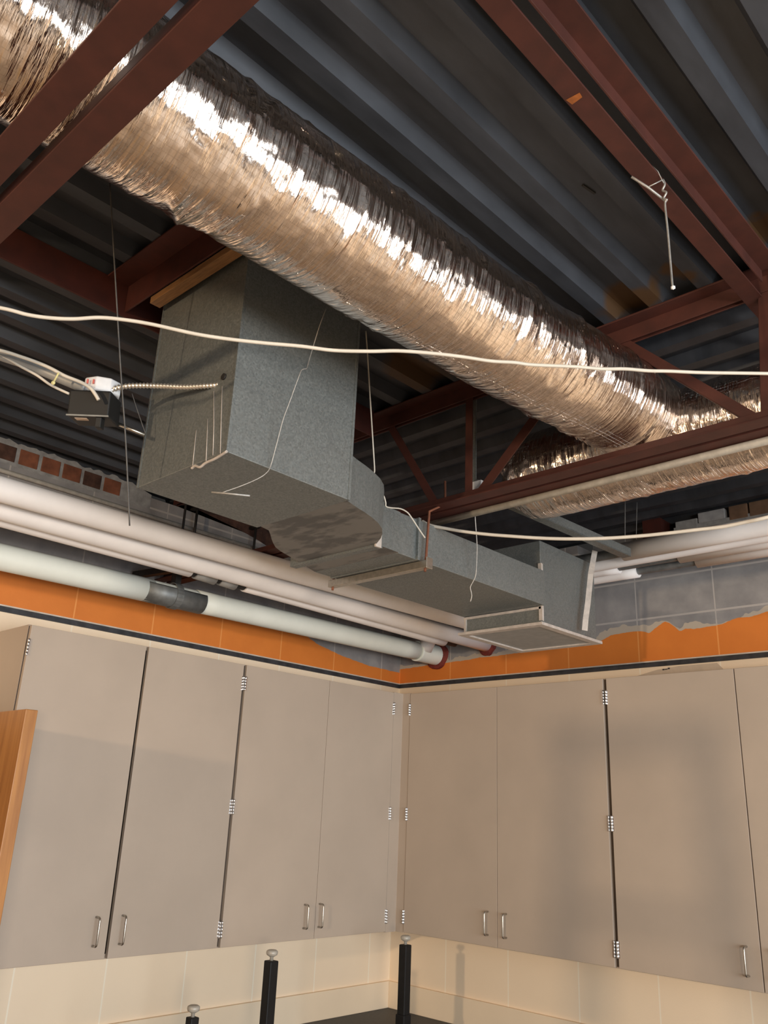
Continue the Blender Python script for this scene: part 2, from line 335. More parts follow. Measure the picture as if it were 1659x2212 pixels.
def bar(bm, a, b, w, h, upv=(0, 0, 1)):
    a = Vector(a); b = Vector(b); t = (b-a).normalized(); u = Vector(upv)
    s = t.cross(u).normalized(); u = s.cross(t)
    vs = []
    for p in (a, b):
        for i, j in ((-1, -1), (1, -1), (1, 1), (-1, 1)): vs.append(bm.verts.new(p + s*(i*w/2) + u*(j*h/2)))
    for f in ((3, 2, 1, 0), (4, 5, 6, 7), (0, 1, 5, 4), (1, 2, 6, 5), (2, 3, 7, 6), (3, 0, 4, 7)): bm.faces.new([vs[i] for i in f])
def lathe(bm, prof, seg=20, axis=None, origin=(0, 0, 0)):
    rings = []
    o = Vector(origin)
    for r, z in prof:
        rings.append([bm.verts.new(o + Vector((r*math.cos(k*2*PI/seg), r*math.sin(k*2*PI/seg), z))) for k in range(seg)])
    for A, B in zip(rings, rings[1:]):
        for k in range(seg):
            f = bm.faces.new((A[k], A[(k+1) % seg], B[(k+1) % seg], B[k])); f.smooth = True
    bm.faces.new(list(reversed(rings[0]))); bm.faces.new(rings[-1])
def obj(name, bm, m, parent=None, bevel=0.0, label=None):
    bmesh.ops.recalc_face_normals(bm, faces=bm.faces[:])
    me = bpy.data.meshes.new(name); bm.to_mesh(me); bm.free()
    me.materials.append(M[m] if isinstance(m, str) else m)
    o = bpy.data.objects.new(name, me); COL.objects.link(o)
    if parent is not None:
        o.parent = parent
        o.matrix_parent_inverse = Matrix.Translation(-world_loc(parent))
    if bevel:
        md = o.modifiers.new('bevel', 'BEVEL'); md.width = bevel; md.segments = 2; md.limit_method = 'ANGLE'
    if label: o['label'] = label
    return o
def world_loc(o):
    return Vector(o['base']) if 'base' in o else Vector((0, 0, 0))
def thing(name, label, cat, loc, group=None):
    o = bpy.data.objects.new(name, None); COL.objects.link(o)
    o.location = loc; o['base'] = list(loc)
    o['label'] = label; o['category'] = cat
    if group: o['group'] = group
    o.empty_display_size = 0.05
    return o
def tag(o, label, cat, group=None):
    o['label'] = label; o['category'] = cat
    if group: o['group'] = group
    return o
def struct(o, label=None):
    o['kind'] = 'structure'
    if label: o['label'] = label
    return o
def BM(): return bmesh.new()

# ------------------------------------------------------------------ setting
RX, RY = 7.2, -8.0
ZD = 3.40
b = BM(); box(b, -0.2, RX+0.2, RY-0.2, 0.2, -0.1, 0.0); struct(obj('floor', b, 'floor'))
b = BM(); box(b, -0.2, 0.0, RY, 0.2, 0.0, 3.345); wl = struct(obj('wall_left', b, 'wall_left'))
b = BM(); box(b, 0.0, 1.30, 0.0, 0.2, 0.0, 3.345); box(b, 1.30, 1.86, 0.0, 0.2, 0.0, 3.235); box(b, 1.86, RX, 0.0, 0.2, 0.0, 3.30); box(b, 1.30, 1.86, 0.17, 0.2, 3.235, 3.44)
wr = struct(obj('wall_right', b, 'wall_right'))
b = BM(); box(b, RX, RX+0.2, RY, 0.2, 0.0, 3.44); struct(obj('wall_far', b, 'backwall'))
b = BM(); box(b, 0, RX, RY-0.2, RY, 0.0, 3.44); struct(obj('wall_back', b, 'backwall'))

def deck_mesh(L0, L1, A0, A1, phase, along_y):
    """trapezoidal ribbed roof deck; pitch 0.1524, ribs hang down to ZD"""
    bm = BM()
    prof = []
    k0 = math.floor((A0-phase)/0.1524)-1
    k1 = math.ceil((A1-phase)/0.1524)+1
    for k in range(k0, k1):
        c = phase + k*0.1524
        for dx, z in ((-0.040, ZD+0.040), (-0.022, ZD), (0.022, ZD), (0.040, ZD+0.040)): prof.append((c+dx, z))
    prof = [(min(max(p, A0), A1), z) for p, z in prof]
    q = []
    for p in prof:
        if not q or abs(p[0]-q[-1][0]) > 1e-5: q.append(p)
    lo, hi = [], []
    for s, z in q:
        a = (s, L0, z) if along_y else (L0, s, z); c = (s, L1, z) if along_y else (L1, s, z)
        lo.append(bm.verts.new(a)); hi.append(bm.verts.new(c))
    for i in range(len(q)-1): bm.faces.new((lo[i], lo[i+1], hi[i+1], hi[i]))
    return bm
cl = struct(obj('ceiling', deck_mesh(RY, -1.76, -0.15, RX+0.1, 2.510, True), 'deck'), 'ribbed steel roof deck')
md = cl.modifiers.new('thick', 'SOLIDIFY'); md.thickness = 0.003; md.offset = 1
c2 = struct(obj('ceiling', deck_mesh(-0.15, RX+0.1, -1.76, 0.2, -1.70, False), 'deck'), 'ribbed steel roof deck turned crossways')
md = c2.modifiers.new('thick', 'SOLIDIFY'); md.thickness = 0.003; md.offset = 1

# small stray marks and fixings on the deck
b = BM(); bar(b, (2.741, -2.379, ZD+0.037), (2.749, -2.332, ZD+0.037), 0.006, 0.004); obj('deck_clip', b, 'iron', cl, label='small dark metal clip')
b = BM()
for a in ((3.128, -2.686, 3.116, -2.663), (3.123, -2.690, 3.120, -2.668), (3.126, -2.676, 3.117, -2.672)): bar(b, (a[0], a[1], ZD+0.0385), (a[2], a[3], ZD+0.0385), 0.0022, 0.002)
obj('chalk_mark', b, 'redprint', cl, label='red crayon mark')

# course of brick headers at the top of the left wall
for k in range(14):
    y = -2.072 - 0.1045*k
    b = BM(); box(b, -0.05, 0.004, y-0.088-random.random()*0.004, y, 3.302, 3.372+random.random()*0.006)
    obj('brick', b, ['brick', 'brickdark', 'brick', 'brick'][k % 4], wl, 0.003, 'exposed brown brick')
b = BM()
random.seed(3)
n = 120
def ragged(k, base, amp): return base + amp*noise.noise(Vector((k*0.35, 1.7, 0))) + amp*0.5*noise.noise(Vector((k*1.1, 4.7, 0)))
vs = []
for k in range(n+1):
    y = -3.6 + k*1.70/n
    zt = ragged(k, 3.394, 0.014) if y < -2.0 else max(3.34, 3.385-(y+2.0)*0.25)
    vs.append((y, zt))
for (ya, za), (yb, zb) in zip(vs, vs[1:]):
    v = [b.verts.new(p) for p in ((0.0015, ya, 3.285), (0.0015, yb, 3.285), (0.0015, yb, zb), (0.0015, ya, za), (-0.12, ya, za), (-0.12, yb, zb))]
    b.faces.new((v[0], v[1], v[2], v[3])); b.faces.new((v[3], v[2], v[5], v[4]))
obj('mortar_bed', b, 'mortar', wl, label='ragged grey mortar')
# flat brown brick patch behind the duct, darkened to paint the shade of a hollow
b = BM()
pr = [(-1.76, 3.345), (-1.72, 3.375), (-1.64, 3.36), (-1.5, 3.345), (-1.3, 3.32), (-1.2, 3.30), (-1.06, 3.262), (-0.93, 3.25), (-0.95, 3.345), (-1.2, 3.39), (-1.6, 3.395)]
a = [b.verts.new((0.003, y, z)) for y, z in pr]; c = [b.verts.new((-0.03, y, z)) for y, z in pr]
b.faces.new(a)
for i in range(len(pr)): b.faces.new((a[i], a[(i+1) % len(pr)], c[(i+1) % len(pr)], c[i]))
obj('broken_brickwork', b, 'brickdark', wl, label='broken brickwork darkened as a shaded hollow')

# patching at the head of the right wall
for x0, x1, z0, z1, m, lb in ((1.87, 1.985, 3.30, 3.365, 'mortar', 'grey mortar lump'), (1.99, 2.125, 3.335, 3.388, 'paleblock', 'pale block'), (2.145, 2.235, 3.318, 3.39, 'brownbrick', 'tan brick'), (2.243, 2.45, 3.318, 3.39, 'brownbrick', 'tan brick')):
    b = BM(); box(b, x0, x1, -0.004, 0.1, z0, z1); obj('infill_block', b, m, wr, 0.004, lb)
b = BM(); box(b, 1.86, 2.6, -0.002, 0.15, 3.30, 3.335); obj('infill_bed', b, 'mortar', wr)
b = BM(); box(b, 1.70, 1.80, -0.02, 0.16, 3.20, 3.40); box(b, 1.62, 1.70, 0.0, 0.15, 3.235, 3.30)
obj('beam_end', b, 'primer_dark', wr, label='dark red steel beam end')

b = BM()
v = [b.verts.new((x, -0.0012, z)) for x, z in ((1.60, 2.600), (1.72, 2.625), (1.83, 2.634), (2.02, 2.634), (2.05, 2.600), (1.9, 2.595))]
b.faces.new(v); obj('paint_patch', b, 'patch', wr, label='pale bare patch in the cream paint')
b = BM()
for q in ((1.748, 1.758, 2.620, 2.626), (1.760, 1.774, 2.621, 2.625), (1.776, 1.786, 2.623, 2.630)): box(b, q[0], q[1], -0.003, -0.001, q[2], q[3])
obj('paint_chip', b, 'trimdark', wr, label='small dark chip')
# dark reglet where the old ceiling met the walls
def trim(name, pts_dark, pts_light):
    o = None
    b = BM(); box(b, *pts_dark); o = struct(obj(name, b, 'trimdark'), 'dark strip where the dropped ceiling met the wall')
    b = BM(); box(b, *pts_light); obj('trim_lip', b, 'trimlight', o, label='pale upper lip')
trim('trim_1', (0, 0.010, -6.0, 0, 2.640, 2.662), (0, 0.016, -6.0, 0, 2.662, 2.668))
trim('trim_2', (0.010, RX, -0.010, 0, 2.640, 2.662), (0.016, RX, -0.016, 0, 2.662, 2.668))
# backsplash
b = BM(); box(b, 0, 0.018, -2.55, 0, 0.884, 1.016); struct(obj('trim_3', b, 'plaster', None, 0.003), 'cream backsplash on the left wall')
b = BM(); box(b, 0.018, 3.4, -0.018, 0, 0.884, 1.016); struct(obj('trim_4', b, 'plaster', None, 0.003), 'cream backsplash on the right wall')

# open wooden door, swung out from the left wall
d1 = struct(obj('door_1', (lambda b: (box(b, 0.0, 0.915, -2.752, -2.712, 0.01, 2.167), b)[1])(BM()), 'wood', None, 0.002), 'orange-brown wooden door standing open beside the wall cabinets')
# dark wooden jamb in the wall, out of sight beside the door
b = BM(); box(b, 0.0, 0.03, -3.72, -2.76, 2.14, 2.22); box(b, 0.0, 0.03, -3.80, -3.72, 0.0, 2.22); obj('door_frame', b, 'wood', d1)
b = BM(); box(b, 0.0, 0.004, -3.72, -2.755, 0.0, 2.14); obj('doorway_shade', b, 'interior_and_shade', d1, label='flat dark panel painted as the shaded opening')  # dark panel on the wall takes the place of shade in the opening

# ------------------------------------------------------------------ cabinets
ZT, ZB, D = 2.5396, 1.3285, 0.3795
def hinge(parent, at, axis, k):
    """exposed knuckle hinge: barrel of five knuckles with a leaf on the door edge"""
    x, y, z = at
    b = BM()
    pr = []
    for i in range(5):
        z0 = z-0.032+i*0.0132
        pr += [(0.0040, z0), (0.0047, z0+0.0008), (0.0047, z0+0.0118), (0.0040, z0+0.0126)]
    lathe(b, pr, 12, origin=(x, y, 0))
    if axis == 'y': box(b, x-0.008, x-0.003, y, y+k*0.010, z-0.032, z+0.033)
    else: box(b, x, x+k*0.010, y+0.003, y+0.008, z-0.032, z+0.033)
    obj('hinge', b, 'chrome', parent, label='chrome hinge')
def pull(parent, at, axis):
    x, y, z = at
    o = Vector((0.030, 0, 0)) if axis == 'y' else Vector((0, -0.030, 0))
    p = Vector(at)
    h = 0.050
    pts = [p+Vector((0, 0, -h)), p+Vector((0, 0, -h))+o*0.75, p+Vector((0, 0, -h+0.003))+o*0.92, p+Vector((0, 0, -h+0.010))+o,
           p+Vector((0, 0, h-0.010))+o, p+Vector((0, 0, h-0.003))+o*0.92, p+Vector((0, 0, h))+o*0.75, p+Vector((0, 0, h))]
    b = BM(); tube(b, pts, 0.0042, 10)
    obj('handle', b, 'steel', parent, label='dull metal wire pull')
HZ = (2.448, 1.900, 1.402)
def cabinet(label, side, a0, a1, doors):
    """side 'L': on wall x=0, a = y range; side 'R': on wall y=0, a = x range"""
    F = D-0.021
    base = (0.0, (a0+a1)/2, ZB) if side == 'L' else ((a0+a1)/2, 0.0, ZB)
    t = thing('wall_cabinet', label, 'cabinet', base, 'beige wall cabinets')
    b = BM()
    def bx(p0, p1, d0, d1, z0, z1):
        if side == 'L': box(b, d0, d1, p0, p1, z0, z1)
        else: box(b, p0, p1, -d1, -d0, z0, z1)
    bx(a0, a0+0.018, 0, F, ZB, ZT); bx(a1-0.018, a1, 0, F, ZB, ZT)
    bx(a0+0.018, a1-0.018, 0, F, ZB, ZB+0.018); bx(a0+0.018, a1-0.018, 0, F, ZT-0.018, ZT)
    obj('carcass', b, 'laminate', t, 0.001)
    b = BM(); bx(a0+0.018, a1-0.018, 0.0, 0.012, ZB+0.018, ZT-0.018)
    for z in (1.65, 1.95, 2.25): bx(a0+0.018, a1-0.018, 0.012, F-0.06, z, z+0.018)
    bx(a0+0.0005, a0+0.018, F, F+0.001, ZB+0.006, ZT-0.006); bx(a1-0.018, a1-0.0005, F, F+0.001, ZB+0.006, ZT-0.006)  # dark strips on the front edges paint the shade of the gaps
    obj('interior_and_shade', b, 'interior_and_shade', t, label='dark back and shelves, with front edges darkened as gap shade')
    for (p0, p1, hinge_at, pull_at) in doors:
        b = BM(); bx(p0, p1, F+0.003, D, ZB+0.004, ZT-0.004)
        d = obj('door', b, 'laminate', t, 0.0012)
        b = BM()
        k = 1 if hinge_at == p0 else -1
        if hinge_at is not None:
            for z in HZ:
                if side == 'L': hinge(d, (D+0.004, hinge_at-k*0.003, z), 'y', k)
                else: hinge(d, (hinge_at-k*0.003, -D-0.004, z), 'x', k)
        b.free()
        if pull_at is not None:
            if side == 'L': pull(d, (D, pull_at, 1.431), 'y')
            else: pull(d, (pull_at, -D, 1.431), 'x')
    return t
cabinet('two-door beige wall cabinet at left end of left run beside the wooden door', 'L', -2.5506, -1.5005,
        [(-2.5476, -2.037, -2.5476, -2.094), (-2.023, -1.5075, -1.5075, -1.981)])
cabinet('two-door beige wall cabinet on left wall next to the room corner', 'L', -1.4995, -0.452,
        [(-1.4905, -0.9490, -1.4905, -1.022), (-0.9465, -0.456, -0.456, -0.927)])
cabinet('two-door beige wall cabinet on right wall next to the room corner', 'R', 0.4296, 1.6360,
        [(0.4335, 1.0222, 0.4335, 0.969), (1.0246, 1.6265, 1.6265, 1.075)])
cabinet('beige wall cabinet cut off by right edge of the photo', 'R', 1.6370, 2.8480,
        [(1.6455, 2.2370, 1.6455, 2.187), (2.2410, 2.8440, 2.8440, 2.292)])
b = BM()
prism(b, [(D-0.022, -0.452), (D-0.003, -0.452), (D-0.003, -D+0.003), (0.4296, -D+0.003), (0.4296, -D+0.022), (D-0.022, -D+0.022)], ZB, ZT)
prism(b, [(0.03, -0.43), (D-0.03, -0.43), (D-0.03, -0.03), (0.03, -0.03)], ZB, ZB+0.018)
tag(obj('corner_filler', b, 'laminate', None, 0.001), 'narrow beige filler post in the corner between the two cabinet runs', 'filler panel')

# worktop with base units
b = BM()
prism(b, [(0, 0), (0, -2.55), (0.61, -2.55), (0.61, -0.61), (3.4, -0.61), (3.4, 0)], 0.846, 0.884)
tag(obj('countertop', b, 'counter', None, 0.003), 'black laboratory countertop in the corner below the wall cabinets', 'countertop')
b = BM(); box(b, 0.03, 0.56, -2.55, -0.03, 0.10, 0.846); box(b, 0.03, 0.50, -2.55, -0.03, 0.0, 0.10)
tag(obj('base_cabinet', b, 'laminate', None, 0.002), 'beige base cabinet below the countertop on the left wall', 'cabinet')
b = BM(); box(b, 0.562, 3.4, -0.56, -0.03, 0.10, 0.846); box(b, 0.562, 3.4, -0.50, -0.03, 0.0, 0.10)
tag(obj('base_cabinet', b, 'laminate', None, 0.002), 'beige base cabinet below the countertop on the right wall', 'cabinet')

# black telescoping legs with levelling feet, standing upright
def post(x, y, zt, w, sleeve_z, label, tilt=0):
    t = thing('table_leg', label, 'table leg', (x, y, 0.0), 'upright black table legs')
    b = BM(); box(b, x-w/2, x+w/2, y-w/2, y+w/2, sleeve_z-0.05, zt); obj('inner_tube', b, 'blackpost', t, 0.004)
    w2 = w*1.22
    b = BM(); box(b, x-w2/2, x+w2/2, y-w2/2, y+w2/2, 0.02, sleeve_z); obj('outer_sleeve', b, 'blackpost', t, 0.004)
    b = BM(); box(b, x-0.05, x+0.05, y-0.05, y+0.05, 0.0, 0.02); obj('base_plate', b, 'blackpost', t, 0.004)
    b = BM(); lathe(b, [(0.007, zt-0.005), (0.007, zt+0.012), (0.012, zt+0.015), (0.021, zt+0.020), (0.0235, zt+0.027), (0.0225, zt+0.034), (0.016, zt+0.038)], 20, origin=(x, y, 0))
    obj('foot', b, 'glide', t, label='grey levelling foot on a threaded stem')
random.seed(5)
post(0.728, -1.851, 1.175, 0.036, 0.75, 'black leg with grey foot, lowest and leftmost of the three upright legs')
post(0.755, -1.520, 1.336, 0.042, 0.80, 'black leg with grey foot standing between the lowest leg and the corner')
post(0.745, -0.712, 1.336, 0.042, 1.055, 'black leg in a wider sleeve right at the room corner')

# ------------------------------------------------------------------ roof steel
def joist(y, label, zb, x0, x1, webs, leg, gap):
    t = thing('steel_joist', label, 'joist', (x0, y, zb), 'open web roof joists')
    for s in (-1, 1):
        b = BM()
        ya = y+s*gap
        box(b, x0, x1, min(ya, y+s*0.063), max(ya, y+s*0.063), zb, zb+0.005)
        box(b, x0, x1, min(ya, ya+s*0.005), max(ya, ya+s*0.005), zb+0.005, zb+leg)
        obj('bottom_chord', b, 'primer', t, 0.001)
        b = BM()
        box(b, x0, x1, min(ya, y+s*0.063), max(ya, y+s*0.063), ZD-0.006, ZD)
        box(b, x0, x1, min(ya, ya+s*0.005), max(ya, ya+s*0.005), ZD-0.056, ZD-0.006)
        obj('top_chord', b, 'primer', t, 0.001)
    for (xa, za, xb, zb2, w) in webs:
        b = BM()
        d = Vector((xb-xa, 0, zb2-za)).normalized(); nrm = Vector((-d.z, 0, d.x))
        A = Vector((xa, y, za)); B = Vector((xb, y, zb2))
        bar(b, A+Vector((0, -0.006, 0)), B+Vector((0, -0.006, 0)), w, 0.004, (0, 1, 0))
        bar(b, A+nrm*(w/2)+Vector((0, 0.005, 0)), B+nrm*(w/2)+Vector((0, 0.005, 0)), 0.004, 0.022, (0, 1, 0))
        obj('web_member', b, 'primer', t)
    return t
ZC = 2.935
joist(-3.553, 'red steel joist crossing in front of the foil duct at top left', ZC, 0.0, RX, [(3.3, ZC+0.03, 2.9, ZD-0.03, 0.032), (3.4, ZC+0.03, 3.9, ZD-0.03, 0.032)], 0.028, 0.010)
joist(-1.757, 'red steel joist with diagonal webs passing under the far end of the foil duct', ZC, 0.0, RX,
      [(1.755, ZC+0.03, 1.50, ZD-0.03, 0.030), (1.905, ZC+0.02, 1.905, ZD-0.03, 0.030), (1.955, ZC+0.03, 2.36, ZD-0.05, 0.036), (2.895, ZC+0.03, 2.50, ZD-0.03, 0.030), (2.925, ZC+0.02, 2.96, ZD-0.03, 0.030),
       (3.0, ZC+0.03, 3.4, ZD-0.03, 0.030)], 0.046, 0.008)

def angle_y(label, x, y0, y1, z0, z1, leg, side, m='primer_dark'):
    b = BM(); box(b, x-0.003, x+0.003, y0, y1, z0, z1)
    xa, xb = (x+0.003, x+leg) if side > 0 else (x-leg, x-0.003)
    box(b, xa, xb, y0, y1, z1-0.006, z1)
    return tag(obj('steel_angle', b, m, None, 0.001), label, 'steel angle', 'framing angles of the roof opening')
angle_y('dark red steel angle running left of the galvanised riser', 1.478, -3.48, -1.83, 3.29, ZD, 0.07, -1)
angle_y('dark red steel angle along the lower edge of the foil duct', 2.035, -3.48, -1.83, 3.30, ZD, 0.07, 1)
b = BM(); box(b, 1.482, 2.031, -2.925, -2.919, 3.305, ZD); box(b, 1.482, 2.031, -2.996, -2.925, ZD-0.006, ZD)
tag(obj('steel_angle', b, 'primer_dark', None, 0.001), 'short dark red steel angle above the pine strip at the riser top', 'steel angle', 'framing angles of the roof opening')
b = BM(); box(b, 1.618, 2.030, -2.918, -2.884, 3.282, 3.303)
tag(obj('wood_strip', b, 'woodstrip', None, 0.001), 'yellow pine strip under the red angle at the top of the galvanised riser', 'wood strip')
# twin angles on the right
b = BM(); box(b, 2.902, 2.952, RY+0.2, -1.30, 3.333, 3.338)
tag(obj('steel_angle', b, 'primer', None, 0.001), 'wide flat red steel angle, left one of the pair beside the hanging eyelet wire', 'steel angle', 'pair of red angles under the deck')
fa = bpy.data.objects['steel_angle.003']
b = BM(); v = [b.verts.new((x, y, 3.3325)) for x, y in MARK]; b.faces.new(v); obj('paint_mark', b, 'orangemark', fa, label='orange paint mark')
b = BM(); box(b, 2.978, 3.026, RY+0.2, -1.83, 3.372, 3.377); box(b, 2.974, 2.979, RY+0.2, -1.83, 3.336, 3.377)
tag(obj('steel_angle', b, 'primer', None, 0.001), 'narrow red steel angle, right one of the pair beside the hanging eyelet wire', 'steel angle', 'pair of red angles under the deck')

# ------------------------------------------------------------------ foil-jacketed round ducts
def foil_tube(path, radius, seg, seed, crush_end=False):
    bm = BM()
    uvl = bm.loops.layers.uv.new('UVMap')
    F = frames(path)
    rr_ = random.Random(int(seed*10))
    folds = [(rr_.uniform(0, 4.2), rr_.uniform(0, 2*PI), rr_.uniform(0.25, 0.75), rr_.uniform(0.004, 0.010), rr_.uniform(0.003, 0.0085)*rr_.choice((1, 1, -0.7)), rr_.uniform(-0.09, 0.09)) for _ in range(260)]
    rings = []; S = [0.0]
    for i in range(1, len(path)): S.append(S[-1]+(Vector(path[i])-Vector(path[i-1])).length)
    L = S[-1]
    for i, (p, t, a, c) in enumerate(F):
        s = S[i]; ring = []
        for k in range(seg):
            th = 2*PI*k/seg
            cx, sy = math.cos(th), math.sin(th)
            nvec = a*cx + c*sy
            # long folds that run round the duct, short creases, and slow lumps
            q = Vector((s*30+seed, cx*0.8, sy*0.8))
            n1 = 1-abs(noise.noise(q)*2.0)
            n1 = max(0.0, n1-0.35)
            n2 = 1-abs(noise.noise(Vector((s*62+seed*2, cx*1.5+7, sy*1.5)))*2.0)
            n2 = max(0.0, n2-0.45)
            gate = 0.5+0.9*noise.noise(Vector((s*3.1, cx*2.0+3, sy*2.0+seed)))
            n3 = noise.noise(Vector((s*3.0+9, cx*0.9, sy*0.9+seed)))
            n4 = noise.noise(Vector((s*30+3, cx*9+seed, sy*9)))
            d = 0.0040*n1*max(0.08, gate) + 0.0022*n2*max(0.12, gate) + 0.0055*n3 + 0.0003*n4
            rr = radius + d
            for fs, fth, fl, fw, fa, sk in folds:
                dth = (th-fth+PI) % (2*PI) - PI
                if abs(dth) < fl:
                    e = (s-fs-sk*dth)/fw
                    if abs(e) < 3: rr += fa*math.exp(-e*e)*(1-(dth/fl)**2)
            if crush_end:
                e = max(0.0, 1-s/0.10)
                rr = rr*(1-0.30*e*e) + 0.020*e*noise.noise(Vector((th*3, s*40, seed)))
            ring.append(bm.verts.new(p + nvec*rr))
        rings.append(ring)
    for i in range(len(rings)-1):
        A, B = rings[i], rings[i+1]
        for k in range(seg):
            f = bm.faces.new((A[k], A[(k+1) % seg], B[(k+1) % seg], B[k])); f.smooth = True
            for lp, (ss, kk) in zip(f.loops, ((S[i], k), (S[i], k+1), (S[i+1], k+1), (S[i+1], k))):
                lp[uvl].uv = (ss, kk*2*PI*radius/seg)
    bm.faces.new(list(reversed(rings[0]))); bm.faces.new(rings[-1])
    return bm
def lerp_path(keys, step):
    pts = smooth(keys, 60); out = [pts[0]]; acc = 0
    for a, c in zip(pts, pts[1:]):
        acc += (c-a).length
        if acc >= step: out.append(c); acc = 0
    return out
tag(obj('foil_duct', foil_tube(lerp_path(MAIN_DUCT, 0.006), 0.150, 150, 1.3), 'foil'), 'long silver foil-wrapped round duct running diagonally across the whole ceiling', 'duct', 'foil-wrapped round ducts')
tag(obj('foil_duct', foil_tube(lerp_path(CROSS_DUCT, 0.007), 0.158, 130, 8.9, True), 'foil'), 'silver foil-wrapped round duct behind the far joist, crossing to the right edge', 'duct', 'foil-wrapped round ducts')

# ------------------------------------------------------------------ galvanised duct
gd = thing('metal_duct', 'grey galvanised sheet-metal duct dropping from the roof and turning to the corner outlet', 'duct', (1.81, -2.65, 2.72))
X0, X1, Y0, Y1, ZL, ZU = 1.607, 2.014, -2.865, -2.442, 2.72, 2.865
b = BM(); box(b, X0, X1, Y0, Y1, ZL, 3.395)
rs = obj('riser', b, 'galv', gd, 0.002)
for q in ((X0-0.001, X0+0.006, Y0-0.002, Y0+0.004), (X1-0.006, X1+0.001, Y0-0.002, Y0+0.004), (X1-0.003, X1+0.002, Y1-0.008, Y1+0.001)):
    b = BM(); box(b, *q, ZL, 3.39); obj('corner_seam', b, 'galv', rs)
b = BM(); lathe(b, [(0.009, 0), (0.009, 0.004)], 14)
bmesh.ops.rotate(b, verts=b.verts[:], cent=(0, 0, 0), matrix=Matrix.Rotation(PI/2, 3, 'X'))
bmesh.ops.translate(b, verts=b.verts[:], vec=(1.966, Y0-0.0005, 2.942))
obj('hole_shade_disc', b, 'iron', rs, label='dark disc painted as the shaded conduit hole')  # solid dark disc stands in for the shade inside the hole
for q in DRIPS:
    b = BM(); tube(b, q, 0.0012, 6); obj('sealant_run', b, 'strapsteel', rs, label='pale run of sealant')
b = BM(); tube(b, smooth(BEAD, 4), 0.0035, 8); obj('sealant_bead', b, 'strapsteel', rs, label='pale bead of sealant')
# offset fitting: plan outline with rounded heel and throat, shifts from X1 to 1.785
heel = [(X1-0.01, Y1), (1.990, -2.40), (1.976, -2.345), (1.962, -2.30), (1.942, -2.25), (1.915, -2.205), (1.880, -2.165), (1.845, -2.135), (1.800, -2.105), (1.790, -2.095)]
thro = [(1.372, -1.985), (1.42, -2.10), (1.468, -2.229), (1.49, -2.27), (1.52, -2.305), (1.548, -2.335), (1.584, -2.37), (1.612, -2.40), (1.622, Y1)]
b = BM(); prism(b, heel+[(1.787, -1.985)]+thro, ZL+0.002, ZU)
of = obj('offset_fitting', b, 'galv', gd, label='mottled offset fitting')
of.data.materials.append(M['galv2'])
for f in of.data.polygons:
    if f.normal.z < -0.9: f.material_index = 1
b = BM(); box(b, 1.374, 1.785, -1.985, -1.10, ZL, ZU); obj('straight_section', b, 'galv', gd, 0.002)
b = BM()
box(b, 1.368, 1.792, -2.10, -2.07, ZL-0.006, ZU+0.012); box(b, 1.366, 1.797, -1.90, -1.888, ZL-0.003, ZU+0.004)
obj('joint_collar', b, 'galv', gd, 0.001, 'raised sheet-metal joint collar')
b = BM(); box(b, 1.786, 1.795, -2.103, -2.078, ZL-0.007, ZU+0.013); obj('bright_edge', b, 'strapsteel', gd, 0.001, 'bright bent sheet edge')
b = BM(); box(b, 1.372, 1.766, -1.10, -0.665, 2.652, 3.0)
pl = obj('outlet_box', b, 'galv', gd, 0.002)
b = BM(); box(b, 1.372, 1.768, -1.106, -1.10, ZL-0.012, ZL-0.002); box(b, 1.758, 1.774, -1.106, -1.100, 2.66, 2.90); box(b, 1.764, 1.770, -1.104, -1.088, 2.66, 2.90); box(b, 1.376, 1.386, -1.106, -1.098, 2.650, ZL-0.012)
obj('standing_seam', b, 'strapsteel', pl, label='bright bent seam')
b = BM()
x0, x1, y0, y1 = 1.352, 1.780, -1.118, -0.640
for q in ((x0, x1, y0, y0+0.034), (x0, x1, y1-0.034, y1), (x0, x0+0.034, y0+0.034, y1-0.034), (x1-0.034, x1, y0+0.034, y1-0.034)): box(b, *q, 2.640, 2.652)
fl = obj('outlet_flange', b, 'strapsteel', pl, 0.001, 'pale outlet flange')
b = BM(); box(b, x0+0.034, x1-0.034, y0+0.034, y1-0.034, 2.6465, 2.650)
g = obj('perforated_face', b, 'gasket', pl, label='grey perforated outlet face')
# tan threaded-rod trapeze under the joint
hg = thing('duct_hanger', 'thin steel strap hanger under the galvanised duct with brown threaded rod', 'hanger', (1.58, -1.87, 2.70))
b = BM(); box(b, 1.34, 1.822, -1.886, -1.858, 2.690, 2.716); box(b, 1.822, 1.826, -1.888, -1.856, 2.688, 2.726); obj('hanger_bar', b, 'steel', hg, 0.001)
for x in (1.806, 1.352):
    b = BM(); tube(b, [(x, -1.872, 2.68), (x, -1.858, 2.90), (x-0.012, -1.757, 2.96), (x-0.016, -1.755, 3.05)], 0.0045, 8); obj('threaded_rod', b, 'brick', hg, label='brown threaded rod')

